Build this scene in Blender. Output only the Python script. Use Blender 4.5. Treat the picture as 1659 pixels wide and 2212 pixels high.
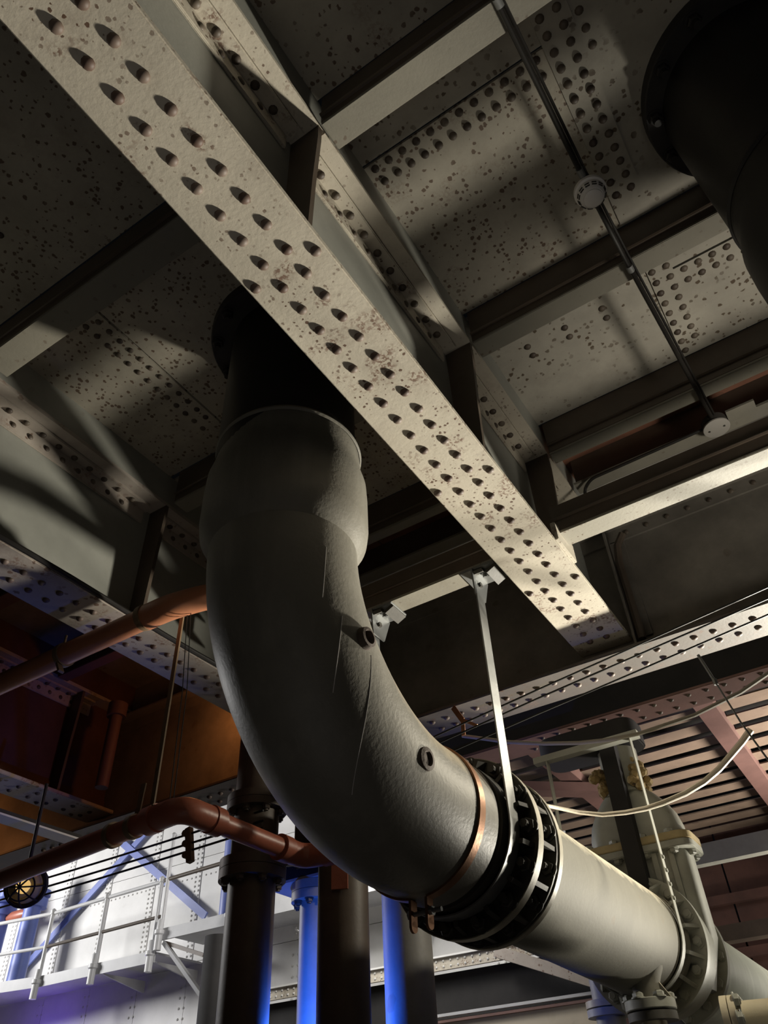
import bpy, bmesh, math, random
from mathutils import Vector, Matrix
V = Vector
random.seed(7)
S = bpy.context.scene
COL = S.collection
for o in list(bpy.data.objects):
    bpy.data.objects.remove(o)
CZ = 1.6            # eye height; every z below is measured from the eye, the helpers add CZ

# ------------------------------------------------------------------ camera
cd = bpy.data.cameras.new('camera'); cam = bpy.data.objects.new('camera', cd); COL.objects.link(cam)
cd.sensor_fit = 'VERTICAL'; cd.sensor_height = 36.0; cd.lens = 26.755
cd.clip_start = 0.02; cd.clip_end = 200
cr, cdn, cf = (0.83715525, 0.54548205, -0.04025439), (-0.38623176, 0.53743062, -0.74966216), (-0.38729331, 0.64313114, 0.66059536)
cam.matrix_world = Matrix(((cr[0], -cdn[0], -cf[0], 0), (cr[1], -cdn[1], -cf[1], 0), (cr[2], -cdn[2], -cf[2], CZ), (0, 0, 0, 1)))
S.camera = cam

# ------------------------------------------------------------------ world, exposure, lamps
w = bpy.data.worlds.new('world'); S.world = w; w.use_nodes = True
w.node_tree.nodes['Background'].inputs[0].default_value = (0.55, 0.62, 0.75, 1)
w.node_tree.nodes['Background'].inputs[1].default_value = 0.0025
S.view_settings.view_transform = 'Standard'; S.view_settings.look = 'None'
S.view_settings.gamma = 1; S.view_settings.exposure = 0.0; S.view_settings.use_curve_mapping = False

def lamp(kind, name, loc, energy, color, aim=None, **kw):
    d = bpy.data.lights.new(name, kind); d.energy = energy; d.color = color
    for k, v in kw.items(): setattr(d, k, v)
    o = bpy.data.objects.new(name, d); COL.objects.link(o); o.location = V(loc) + V((0, 0, CZ))
    if aim is not None: o.rotation_euler = (V(aim) - V(loc)).to_track_quat('-Z', 'Y').to_euler()
    return o
lamp('SPOT', 'key_floodlight', (1.0, 7.40, -.05), 4000, (1.0, .94, .80), (-.95, 2.5, 2.12), spot_size=.66, spot_blend=1.0, shadow_soft_size=.20)
lamp('SPOT', 'upper_floodlight', (.02, 4.30, 2.05), 105, (1.0, .91, .72), (-1.40, 3.2, 1.2), spot_size=1.8, spot_blend=.5, shadow_soft_size=.08)
lamp('SPOT', 'side_fill', (.55, 3.30, .05), 7, (1.0, .95, .82), (-1.15, 5.0, 1.35), spot_size=.95, spot_blend=.5, shadow_soft_size=.05)  # added fill for the valve front, no lamp known here
lamp('AREA', 'floor_fill', (-.5, .1, -1.45), 1.35, (1.0, .93, .87), (-.5, .6, 2.1), size=1.6, spread=1.6)  # added fill from below, like floor bounce, for the middle girder
lamp('AREA', 'visitor_side_fill', (1.4, -.6, -1.2), 1.1, (1.0, .94, .86), (-.2, 1.6, 3.1), size=1.0, spread=1.7)  # unseen fill added behind the eye to lift girder and deck
lamp('AREA', 'hall_light_left', (-17.0, 4.2, 4.6), 720, (1.0, .99, .98), (-10.5, 10, 3.4), size=2.0)
lamp('AREA', 'hall_light_centre', (-5.2, 7.4, 3.9), 120, (1.0, .97, .92), (-7.6, 10, 2.2), size=1.2)
for q in ((-2.935, 3.30, .67), (-3.05, 4.02, .85), (-2.31, 3.84, .85)):
    lamp('SPOT', 'blue_uplight', (-2.75, 3.52, .50), 42, (.02, .13, 1.0), q, spot_size=1.45, spot_blend=.8, shadow_soft_size=.03)
lamp('AREA', 'right_fill', (1.7, 2.3, .4), 6, (1.0, .93, .80), (.15, 2.8, 2.9), size=.5, spread=1.0)  # fill added to brighten the deck bays on the right
lamp('POINT', 'violet_wall_wash', (-13.2, 9.5, 1.5), 22, (.22, .10, 1.0), shadow_soft_size=.1)
lamp('POINT', 'orange_bay_lamp', (-3.40, 3.40, 2.50), 4.0, (1.0, .34, .09), shadow_soft_size=.06)
lamp('POINT', 'orange_far_bay_lamp', (-6.3, 3.2, 2.25), 3.5, (1.0, .36, .10), shadow_soft_size=.06)
lamp('AREA', 'far_hall_light', (1.5, 7.9, 1.1), 90, (1.0, .92, .82), (-1.2, 6.9, 2.75), size=.9, spread=1.5)
lamp('SPOT', 'low_right_floodlight', (.9, 8.2, .3), 160, (1.0, .95, .82), (-2.6, 9.6, .9), spot_size=1.3, spot_blend=.5, shadow_soft_size=.2)

# ------------------------------------------------------------------ materials
def new_mat(name):
    m = bpy.data.materials.new(name); m.use_nodes = True
    nt = m.node_tree
    return m, nt, nt.nodes['Principled BSDF']
def ramp(nt, src, a, b, c0=(0, 0, 0, 1), c1=(1, 1, 1, 1)):
    r = nt.nodes.new('ShaderNodeValToRGB'); e = r.color_ramp.elements
    e[0].position = a; e[1].position = b; e[0].color = c0; e[1].color = c1
    nt.links.new(src, r.inputs[0]); return r.outputs[0]
def noise(nt, co, scale, detail=4, rough=.6, loc=(0, 0, 0), stretch=(1, 1, 1)):
    mp = nt.nodes.new('ShaderNodeMapping'); mp.inputs['Location'].default_value = loc; mp.inputs['Scale'].default_value = stretch
    nt.links.new(co, mp.inputs[0])
    n = nt.nodes.new('ShaderNodeTexNoise'); n.inputs['Scale'].default_value = scale; n.inputs['Detail'].default_value = detail; n.inputs['Roughness'].default_value = rough
    nt.links.new(mp.outputs[0], n.inputs[0]); return n.outputs[0]
def mixc(nt, f, a, b):
    m = nt.nodes.new('ShaderNodeMix'); m.data_type = 'RGBA'
    for s, v in ((0, f), (6, a), (7, b)):
        if isinstance(v, (tuple, float, int)): m.inputs[s].default_value = v if not isinstance(v, tuple) else (*v[:3], 1)
        else: nt.links.new(v, m.inputs[s])
    return m.outputs[2]
def mul(nt, a, b):
    m = nt.nodes.new('ShaderNodeMath'); m.operation = 'MULTIPLY'
    for i, v in enumerate((a, b)):
        if isinstance(v, (float, int)): m.inputs[i].default_value = v
        else: nt.links.new(v, m.inputs[i])
    return m.outputs[0]
def paint(name, base, rough=.5, rust=(.13, .06, .03), spots=0., spot_scale=34, patch=(.45, .62), grime=.25, streak=0., metallic=0., bump=.15, blotch=0., spot_size=.36, clump=0., dust=None, dust_rng=(.35, .75)):
    """painted or bare metal: large grime, rust specks that cluster, optional vertical run marks"""
    m, nt, p = new_mat(name)
    co = nt.nodes.new('ShaderNodeTexCoord').outputs['Object']
    dark = tuple(c * (1 - grime * 1.6) for c in base); lite = tuple(min(1, c * (1 + grime * .5)) for c in base)
    col = mixc(nt, ramp(nt, noise(nt, co, 2.3, 6, .65), .3, .7), dark, lite)
    h = noise(nt, co, 60, 3)
    if blotch:
        b = mul(nt, ramp(nt, noise(nt, co, 5.5, 7, .7, (4, 1, 9)), .52, .70), blotch)
        col = mixc(nt, b, col, tuple(.55 * c + .45 * r for c, r in zip(base, rust)))
    if streak:
        s = mul(nt, ramp(nt, noise(nt, co, 9, 4, .6, (2, 2, 2), (1, 1, .07)), .5, .72), streak)
        col = mixc(nt, s, col, tuple(min(1, c * 1.7 + .05) for c in base))
    if spots:
        # round specks of mixed size: distance to scattered points, ragged by noise
        wob = nt.nodes.new('ShaderNodeVectorMath'); wob.operation = 'MULTIPLY_ADD'; nz = nt.nodes.new('ShaderNodeTexNoise'); nz.inputs['Scale'].default_value = spot_scale * 1.6; nt.links.new(co, nz.inputs[0])
        nt.links.new(nz.outputs[1], wob.inputs[0]); wob.inputs[1].default_value = (.6 / spot_scale,) * 3; nt.links.new(co, wob.inputs[2])
        vo = nt.nodes.new('ShaderNodeTexVoronoi'); vo.inputs['Scale'].default_value = spot_scale; nt.links.new(wob.outputs[0], vo.inputs['Vector'])
        sc_ = nt.nodes.new('ShaderNodeSeparateColor'); nt.links.new(vo.outputs['Color'], sc_.inputs[0])
        rad_ = mul(nt, ramp(nt, sc_.outputs[0], .25, 1.0), spot_size)
        df = nt.nodes.new('ShaderNodeMath'); df.operation = 'SUBTRACT'; nt.links.new(rad_, df.inputs[0]); nt.links.new(vo.outputs['Distance'], df.inputs[1])
        sp = ramp(nt, df.outputs[0], -.03, .07)
        pt = ramp(nt, noise(nt, co, 3.4, 4, .6, (1, 8, 2)), *patch)
        f = mul(nt, mul(nt, sp, pt), spots)
        col = mixc(nt, f, col, rust)
        if clump:       # ragged rust patches a few centimetres across
            f = mul(nt, mul(nt, ramp(nt, noise(nt, co, 75, 4, .6, (2, 2, 9)), .47, .56), ramp(nt, noise(nt, co, 6.5, 3, .5, (5, 5, 1)), .60, .68)), clump)
            col = mixc(nt, f, col, tuple(min(1, r * 1.5 + .03) for r in rust))
    if dust:        # pale dust that has settled on whatever faces up
        gn = nt.nodes.new('ShaderNodeNewGeometry'); sx = nt.nodes.new('ShaderNodeSeparateXYZ'); nt.links.new(gn.outputs['Normal'], sx.inputs[0])
        ad = nt.nodes.new('ShaderNodeMath'); ad.operation = 'MULTIPLY_ADD'; ad.inputs[1].default_value = .55; nt.links.new(noise(nt, co, 13, 5, .65, (3, 0, 5)), ad.inputs[0]); nt.links.new(sx.outputs[2], ad.inputs[2])
        col = mixc(nt, ramp(nt, ad.outputs[0], *dust_rng), col, dust)
    nt.links.new(col, p.inputs['Base Color'])
    p.inputs['Roughness'].default_value = rough; p.inputs['Metallic'].default_value = metallic
    if bump:
        bn = nt.nodes.new('ShaderNodeBump'); bn.inputs['Strength'].default_value = bump; bn.inputs['Distance'].default_value = .004
        nt.links.new(h, bn.inputs['Height']); nt.links.new(bn.outputs[0], p.inputs['Normal'])
    return m
def rivet_mat(name, base, dirt):
    m, nt, p = new_mat(name)
    oi = nt.nodes.new('ShaderNodeObjectInfo')
    nt.links.new(mixc(nt, oi.outputs['Random'], base, dirt), p.inputs['Base Color']); p.inputs['Roughness'].default_value = .6
    return m
M = dict(
    girder=paint('cream_rusty_paint', (.54, .49, .40), .55, (.10, .05, .028), .95, 62, (.40, .58), .10, blotch=.6, bump=.25, spot_size=.44, clump=.9),
    girder_b=paint('pinkish_cream_paint', (.42, .37, .32), .55, (.12, .06, .035), .8, 28, (.42, .60), .14, blotch=.55, spot_size=.45, clump=.6),
    carrier=paint('carrier_cream_paint', (.28, .26, .21), .55, (.10, .06, .035), .8, 50, (.42, .60), .1, blotch=.4, spot_size=.42),
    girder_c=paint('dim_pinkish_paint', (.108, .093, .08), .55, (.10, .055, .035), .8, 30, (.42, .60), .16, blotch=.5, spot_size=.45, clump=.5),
    web=paint('grey_web_paint', (.30, .30, .265), .42, (.10, .06, .03), .35, 22, (.5, .7), .12),
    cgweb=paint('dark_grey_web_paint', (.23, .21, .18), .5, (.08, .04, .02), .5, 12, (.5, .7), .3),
    ceil=paint('spotted_deck_paint', (.40, .365, .295), .65, (.085, .048, .026), .9, 44, (.20, .46), .2, blotch=.55, spot_size=.50, clump=.3),
    ceil_b=paint('lined_deck_paint', (.36, .335, .28), .65, (.06, .035, .015), .9, 36, (.38, .56), .18, blotch=.4, spot_size=.48),
    rust_panel=paint('rust_brown_board', (.20, .085, .05), .7, (.06, .025, .015), .5, 14, (.4, .6), .3),
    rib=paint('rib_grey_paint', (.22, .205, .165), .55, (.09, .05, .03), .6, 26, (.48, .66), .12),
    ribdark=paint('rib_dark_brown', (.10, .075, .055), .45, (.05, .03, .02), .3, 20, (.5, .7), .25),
    rivet=rivet_mat('rivet_dirty_paint', (.16, .12, .095), (.085, .048, .034)),
    rivet_dk=rivet_mat('rivet_dark', (.12, .095, .07), (.05, .035, .025)),
    elbow=paint('dark_grey_pipe_paint', (.19, .178, .147), .5, (.05, .03, .02), .0, grime=.16, streak=.2, bump=.3, dust=(.56, .47, .33), dust_rng=(.50, .95)),
    pipe=paint('cream_grey_pipe_paint', (.17, .16, .125), .75, (.16, .10, .05), .35, 16, (.52, .7), .12, streak=.1, bump=.2, dust=(.62, .56, .42), dust_rng=(.66, .90)),
    pipe_grn=paint('pale_green_pipe_paint', (.52, .56, .47), .45, (.12, .1, .06), .2, 16, (.5, .7), .12, streak=.3),
    black=paint('black_tar_pipe', (.022, .020, .019), .5, grime=.3),
    flange=paint('shaded_grimy_iron', (.07, .064, .052), .6, (.04, .025, .015), .4, 30, (.4, .6), .3),  # dark base holds the shade between the flange plates, grime varies it
    rim=paint('worn_cream_rim', (.46, .42, .32), .5, (.05, .035, .02), .9, 20, (.48, .6), .2),
    valve=paint('grey_valve_paint', (.34, .34, .29), .5, (.16, .10, .04), .5, 14, (.5, .68), .2),
    valve_rust=paint('ochre_flange_rim', (.42, .33, .17), .65, (.12, .07, .03), .9, 9, (.4, .6), .3),
    lagging=paint('torn_ochre_lagging', (.40, .29, .13), .9, (.08, .05, .03), .9, 16, (.35, .6), .3, bump=.6),
    galv=paint('galvanised_steel', (.27, .275, .27), .45, (.2, .2, .2), .3, 30, (.5, .7), .12, metallic=.55),
    copper=paint('copper_clamp', (.34, .17, .09), .42, (.2, .09, .04), .5, 18, (.45, .65), .2, metallic=.6),
    rustplug=paint('rusty_boss', (.085, .06, .045), .75, (.05, .03, .02), .8, 22, (.3, .6), .3, bump=.5),
    orange=paint('salmon_orange_paint', (.50, .20, .10), .42, (.25, .09, .04), .3, 14, (.5, .7), .15),
    red=paint('dark_red_paint', (.44, .135, .08), .4, (.14, .05, .03), .4, 14, (.5, .7), .2),
    rustrod=paint('rusty_hanger', (.23, .15, .08), .65, (.1, .05, .02), .6, 20, (.4, .6), .25),
    column=paint('brown_iron_column', (.13, .098, .075), .5, (.05, .03, .02), .5, 8, (.45, .65), .3),
    colgrey=paint('pale_grey_column', (.42, .40, .36), .5, (.15, .1, .07), .3, 12, (.5, .7), .2),
    colpale=paint('pale_iron_column', (.30, .29, .27), .5, (.12, .07, .05), .5, 8, (.45, .65), .2),
    wall=paint('white_plate_paint', (.74, .73, .71), .5, (.45, .42, .38), .3, 5, (.5, .7), .07, streak=0),
    wallriv=paint('white_rivet_paint', (.60, .59, .56), .5, grime=.05, bump=0),
    blue=paint('lilac_blue_paint', (.16, .21, .55), .45, (.1, .1, .3), .2, 6, (.5, .7), .12),
    rail=paint('white_rail_paint', (.70, .70, .70), .4, grime=.06, bump=0),
    deck=paint('grey_walkway_paint', (.50, .50, .51), .5, (.3, .28, .28), .3, 8, (.5, .7), .1),
    redwood=paint('red_brown_boards', (.25, .18, .13), .7, (.12, .06, .05), .5, 9, (.4, .65), .2),
    redsteel=paint('dusty_red_steel', (.17, .092, .078), .6, (.14, .06, .05), .5, 12, (.45, .65), .2),
    darkwall=paint('dark_maroon_panels', (.10, .045, .035), .7, (.05, .03, .03), .5, 6, (.45, .65), .3),
    void=paint('near_black', (.018, .016, .015), .8, grime=.3),  # near-black colour, holds the shade of wall opening, soffit backing and valve stripe
    beige=paint('beige_wall_plaster', (.50, .44, .34), .75, (.3, .25, .18), .3, 4, (.5, .7), .08),
    cream=paint('cream_pipe_paint', (.68, .60, .42), .45, (.3, .2, .1), .3, 10, (.5, .7), .1),
    wire=paint('black_cable', (.02, .02, .02), .5, grime=.1, bump=0),
    wiregrey=paint('grey_cable', (.36, .33, .27), .55, grime=.1, bump=0),
    hose=paint('cream_hose', (.82, .72, .56), .5, (.4, .3, .2), .3, 20, (.45, .65), .12, bump=.2),
    plastic=paint('white_plastic', (.78, .75, .72), .35, grime=.03, bump=0),
    slot=paint('dark_slot', (.04, .035, .03), .7, grime=.1, bump=0),
    boxgrey=paint('junction_box_grey', (.33, .31, .28), .5, grime=.08, bump=0),
    conduit=paint('black_conduit', (.018, .016, .014), .35, grime=.2, bump=0),
    floor=paint('dark_concrete', (.09, .085, .08), .8, (.05, .05, .05), .4, 6, (.4, .6), .2),
)
gm, gnt, gp = new_mat('lamp_glass'); gp.inputs['Base Color'].default_value = (.9, .82, .6, 1); gp.inputs['Roughness'].default_value = .12
gp.inputs['Transmission Weight'].default_value = .75; gp.inputs['IOR'].default_value = 1.45
M['glass'] = gm
em, ent, ep = new_mat('lamp_bulb'); ep.inputs['Base Color'].default_value = (1, .85, .5, 1)
ep.inputs['Emission Color'].default_value = (1, .66, .25, 1); ep.inputs['Emission Strength'].default_value = 1.0
M['bulb'] = em

# ------------------------------------------------------------------ geometry helpers
def frame(n):
    n = V(n).normalized(); a = V((0, 0, 1)) if abs(n.z) < .9 else V((1, 0, 0))
    u = a.cross(n).normalized(); return u, n.cross(u).normalized(), n
class G:
    def __init__(s): s.v = []; s.f = []
    def poly(s, pts, faces):
        b = len(s.v); s.v += [tuple(p) for p in pts]; s.f += [tuple(b + i for i in f) for f in faces]; return s
    def box(s, x0, x1, y0, y1, z0, z1):
        return s.poly([(x, y, z) for x in (x0, x1) for y in (y0, y1) for z in (z0, z1)],
                      [(0, 1, 3, 2), (4, 6, 7, 5), (0, 4, 5, 1), (2, 3, 7, 6), (0, 2, 6, 4), (1, 5, 7, 3)])
    def obox(s, c, u, v, w_):
        c, u, v, w_ = V(c), V(u), V(v), V(w_)
        return s.poly([c + a * u + b * v + d * w_ for a in (-1, 1) for b in (-1, 1) for d in (-1, 1)],
                      [(0, 1, 3, 2), (4, 6, 7, 5), (0, 4, 5, 1), (2, 3, 7, 6), (0, 2, 6, 4), (1, 5, 7, 3)])
    def bar(s, a, b, wd, th, up=(0, 0, 1)):
        a, b = V(a), V(b); d = (b - a); u = d.normalized(); sd = u.cross(V(up)).normalized(); upn = sd.cross(u)
        return s.obox((a + b) / 2, d / 2, sd * wd / 2, upn * th / 2)
    def prism(s, pts, vec):
        n = len(pts); vec = V(vec); P = [V(p) for p in pts] + [V(p) + vec for p in pts]
        return s.poly(P, [tuple(range(n))[::-1], tuple(range(n, 2 * n))] + [(i, (i + 1) % n, n + (i + 1) % n, n + i) for i in range(n)])
    def lathe(s, c, ax, prof, seg=32, cap=True):
        u, v, n = frame(ax); c = V(c); P = []; F = []
        for (t, r) in prof:
            for k in range(seg):
                a = 2 * math.pi * k / seg; P.append(c + n * t + (u * math.cos(a) + v * math.sin(a)) * max(r, 1e-4))
        for i in range(len(prof) - 1):
            for k in range(seg):
                F.append((i * seg + k, i * seg + (k + 1) % seg, (i + 1) * seg + (k + 1) % seg, (i + 1) * seg + k))
        if cap:
            F.append(tuple(range(seg))[::-1]); F.append(tuple((len(prof) - 1) * seg + k for k in range(seg)))
        return s.poly(P, F)
    def cyl(s, a, b, r, seg=16):
        a, b = V(a), V(b); return s.lathe(a, b - a, [(0, r), ((b - a).length, r)], seg)
    def tube(s, pts, r, seg=12, cap=True):
        pts = [V(p) for p in pts]; n = len(pts); rr = r if isinstance(r, (list, tuple)) else [r] * n
        T = [(pts[min(i + 1, n - 1)] - pts[max(i - 1, 0)]).normalized() for i in range(n)]
        u, v, _ = frame(T[0]); P = []; F = []
        for i in range(n):
            u = (u - T[i] * u.dot(T[i])).normalized(); v = T[i].cross(u)
            for k in range(seg):
                a = 2 * math.pi * k / seg; P.append(pts[i] + (u * math.cos(a) + v * math.sin(a)) * rr[i])
        for i in range(n - 1):
            for k in range(seg):
                F.append((i * seg + k, i * seg + (k + 1) % seg, (i + 1) * seg + (k + 1) % seg, (i + 1) * seg + k))
        if cap: F.append(tuple(range(seg))[::-1]); F.append(tuple((n - 1) * seg + k for k in range(seg)))
        return s.poly(P, F)
    def ring(s, c, ax, r0, r1, t0, t1, seg=48):
        return s.lathe(c, ax, [(t0, r0), (t0, r1), (t1, r1), (t1, r0), (t0, r0)], seg, cap=False)
def wloc(o):
    p = V((0, 0, 0))
    while o is not None: p += o.location; o = o.parent
    return p
def mesh(name, g, m, smooth=35, bevel=0., off=V((0, 0, 0))):
    me = bpy.data.meshes.new(name)
    me.from_pydata([V(p) - off for p in g.v], [], g.f); me.update()
    bm = bmesh.new(); bm.from_mesh(me)
    bmesh.ops.remove_doubles(bm, verts=bm.verts, dist=1e-5)
    bmesh.ops.recalc_face_normals(bm, faces=bm.faces)
    if bevel: bmesh.ops.bevel(bm, geom=[e for e in bm.edges if e.is_manifold and e.calc_face_angle(0) > .6], offset=bevel, segments=2, affect='EDGES', clamp_overlap=True)
    bm.to_mesh(me); bm.free()
    me.materials.append(M[m])
    if smooth:
        me.shade_smooth(); me.set_sharp_from_angle(angle=math.radians(smooth))
    return me
def obj(name, g, m, parent=None, smooth=35, bevel=0.):
    """one mesh object; geometry is given in place, z from the eye"""
    base = wloc(parent) - V((0, 0, CZ)) if parent is not None else None
    if base is None:
        n = len(g.v); base = V((sum(p[0] for p in g.v) / n, sum(p[1] for p in g.v) / n, min(p[2] for p in g.v)))
        o = bpy.data.objects.new(name, mesh(name, g, m, smooth, bevel, base)); o.location = base + V((0, 0, CZ))
    else:
        o = bpy.data.objects.new(name, mesh(name, g, m, smooth, bevel, base)); o.parent = parent
    COL.objects.link(o); return o
def tag(o, label=None, cat=None, group=None, kind=None):
    for k, v in (('label', label), ('category', cat), ('group', group), ('kind', kind)):
        if v: o[k] = v
    return o
def thing(name, label, cat, loc, group=None, kind=None):
    o = bpy.data.objects.new(name, None); COL.objects.link(o); o.location = V(loc) + V((0, 0, CZ)); o.empty_display_size = .1
    return tag(o, label, cat, group, kind)
def inst(name, me, parent, p, n=None, spin=0.):
    o = bpy.data.objects.new(name, me); o.parent = parent; COL.objects.link(o)
    o.location = V(p) + V((0, 0, CZ)) - wloc(parent)
    if n is not None:
        q = V((0, 0, 1)).rotation_difference(V(n).normalized())
        if spin: q = q @ Matrix.Rotation(spin, 3, 'Z').to_quaternion()
        o.rotation_mode = 'QUATERNION'; o.rotation_quaternion = q
    return o
def dome_mesh(name, r, h, m, seg=10):
    g = G(); prof = [(-.004, r), (h * .25, r * .97), (h * .62, r * .78), (h * .9, r * .42)]
    g.lathe((0, 0, 0), (0, 0, 1), prof, seg, cap=False); b = len(g.v); g.v.append((0, 0, h))
    g.f += [(b - seg + k, b - seg + (k + 1) % seg, b) for k in range(seg)]
    return mesh(name, g, m)
def hexbolt_mesh(name, r, m, nut=.022, shank=.030):
    g = G(); g.lathe((0, 0, 0), (0, 0, 1), [(-.002, r * 1.25), (.004, r * 1.25)], 16); g.lathe((0, 0, 0), (0, 0, 1), [(.004, r), (nut, r), (nut + .004, r * .85)], 6)
    g.lathe((0, 0, 0), (0, 0, 1), [(nut, r * .55), (nut + shank, r * .55)], 10); return mesh(name, g, m, 30)
RV = dome_mesh('rivet', .0180, .014, 'rivet'); RVD = dome_mesh('rivet', .0175, .014, 'rivet_dk'); RVS = dome_mesh('rivet', .016, .010, 'rivet_dk')
def rivets(parent, me, pts, n=(0, 0, -1)):
    for p in pts: inst('rivet', me, parent, p, n)

# ------------------------------------------------------------------ the shell: floor, walls, deck overhead
g = G().box(-22, 4, -4, 12, -1.7, -1.6); tag(obj('floor', g, 'floor', smooth=0), kind='structure')
ceil = thing('ceiling', 'underside of the riveted plate deck over the pipe hall', 'ceiling', (0, 1.5, 3.12), kind='structure')
def plate(x0, x1, y0, y1, m, z=3.12, th=.02): return obj('deck_plate', G().box(x0, x1, y0, y1, z, z + th), m, ceil, 0)
# bays to the right of the middle girder
plate(-.95, 2.2, -1.2, .89, 'ceil'); plate(-.95, .07, .93, 1.196, 'ceil_b'); plate(-.95, .07, 1.208, 2.055, 'ceil'); plate(.07, 2.2, .93, 2.055, 'ceil_b')
plate(-.95, .095, 2.09, 2.93, 'ceil_b'); plate(.095, .62, 2.09, 2.384, 'ceil_b'); plate(.095, .62, 2.396, 2.93, 'ceil_b'); plate(.62, 2.2, 2.09, 2.93, 'ceil_b')
# bays between the middle and the left girder
plate(-2.9, -.95, -1.2, .85, 'ceil'); plate(-2.9, -2.151, .88, 2.055, 'ceil'); plate(-2.139, -.95, .88, 2.055, 'ceil'); plate(-2.9, -.95, 2.09, 2.93, 'ceil')
plate(-4.9, -2.9, -1.2, 3.7, 'cgweb'); plate(-9, -4.9, -1.2, 3.7, 'cgweb')
for x0, x1 in ((-.95, .6), (.61, 2.2), (-2.9, -2.02), (-2.01, -.95)):
    obj('deck_board', G().box(x0, x1, 2.96, 3.45, 3.12, 3.14), 'rust_panel', ceil, 0)
plate(-4.9, 2.2, 3.45, 3.75, 'cgweb', 3.16)
g = G().box(.063, .197, .94, 2.04, 3.112, 3.124); obj('joint_strip', g, 'ceil_b', ceil, 0)
obj('joint_strip', G().box(.08, .19, 2.30, 2.91, 3.112, 3.124), 'ceil_b', ceil, 0)
rivets(ceil, RVD, [(.093, .98 + .0655 * k, 3.112) for k in range(15)] + [(.159, .98 + .0655 * k, 3.112) for k in range(15)] + [(.223, 1.235 - .066 * k, 3.124) for k in range(-1, 5)])
rivets(ceil, RVD, [(-.761 + .0655 * k, 1.232, 3.12) for k in range(13)] + [(-.755 + .0648 * k, 1.297, 3.12) for k in range(13)])
rivets(ceil, RVD, [(.102, 2.348 + .0667 * k, 3.112) for k in range(9)] + [(.168, 2.351 + .0667 * k, 3.112) for k in range(8)])
rivets(ceil, RVD, [(.234 + .065 * k, 2.42, 3.12) for k in range(6)] + [(.234 + .065 * k, 2.486, 3.12) for k in range(6)])
rivets(ceil, RVD, [(x, y, 3.12) for x in (-.162, -.356, -.556) for y in (2.407, 2.471)])
rivets(ceil, RVS, [(-2.188, 1.10 + .0665 * k, 3.12) for k in range(12)] + [(-2.256, 1.085 + .0665 * k, 3.12) for k in range(13)])
rivets(ceil, RVS, [(-2.188, -.3 + .0665 * k, 3.12) for k in range(14)])

# ribs that hang under the deck between the girders (a web plate with a narrow sole plate)
def rib(label, x0, x1, y, sole, th=.018, z0=2.88, m='rib', wm='ribdark'):
    t = thing('deck_rib', label, 'deck rib', ((x0 + x1) / 2, y, z0), 'ribs under the deck')
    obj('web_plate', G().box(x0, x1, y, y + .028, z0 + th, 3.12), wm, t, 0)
    obj('sole_plate', G().box(x0, x1, y, y + sole, z0, z0 + th), m, t, 35, .003)
    g = G().tube([(x0, y - .004, z0 + th + .05), (x1, y - .004, z0 + th + .05)], .009, 6); obj('bead', g, wm, t)
    return t
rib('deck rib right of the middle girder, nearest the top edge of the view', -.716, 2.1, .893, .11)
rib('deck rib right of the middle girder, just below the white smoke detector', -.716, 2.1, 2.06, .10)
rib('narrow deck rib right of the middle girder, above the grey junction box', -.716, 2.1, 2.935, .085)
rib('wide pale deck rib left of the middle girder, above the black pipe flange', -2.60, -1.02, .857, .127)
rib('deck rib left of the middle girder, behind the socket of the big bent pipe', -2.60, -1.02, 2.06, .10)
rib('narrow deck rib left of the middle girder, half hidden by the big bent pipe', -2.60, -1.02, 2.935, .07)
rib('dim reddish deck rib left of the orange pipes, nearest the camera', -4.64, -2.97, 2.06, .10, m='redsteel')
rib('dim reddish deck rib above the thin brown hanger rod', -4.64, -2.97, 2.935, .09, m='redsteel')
for x0, x1, lb in ((-.70, 2.1, 'grey steel strip under the deck running past the grey junction box'), (-2.60, -1.03, 'bluish grey steel strip under the deck left of the middle girder')):
    t = thing('steel_strip', lb, 'steel strip', ((x0 + x1) / 2, 3.28, 2.88), 'strips under the deck')
    obj('strip', G().box(x0, x1, 3.235, 3.325, 2.88, 2.895), 'rib', t, 0); obj('strip_web', G().box(x0, x1, 3.30, 3.325, 2.895, 3.12), 'ribdark', t, 0)

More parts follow.
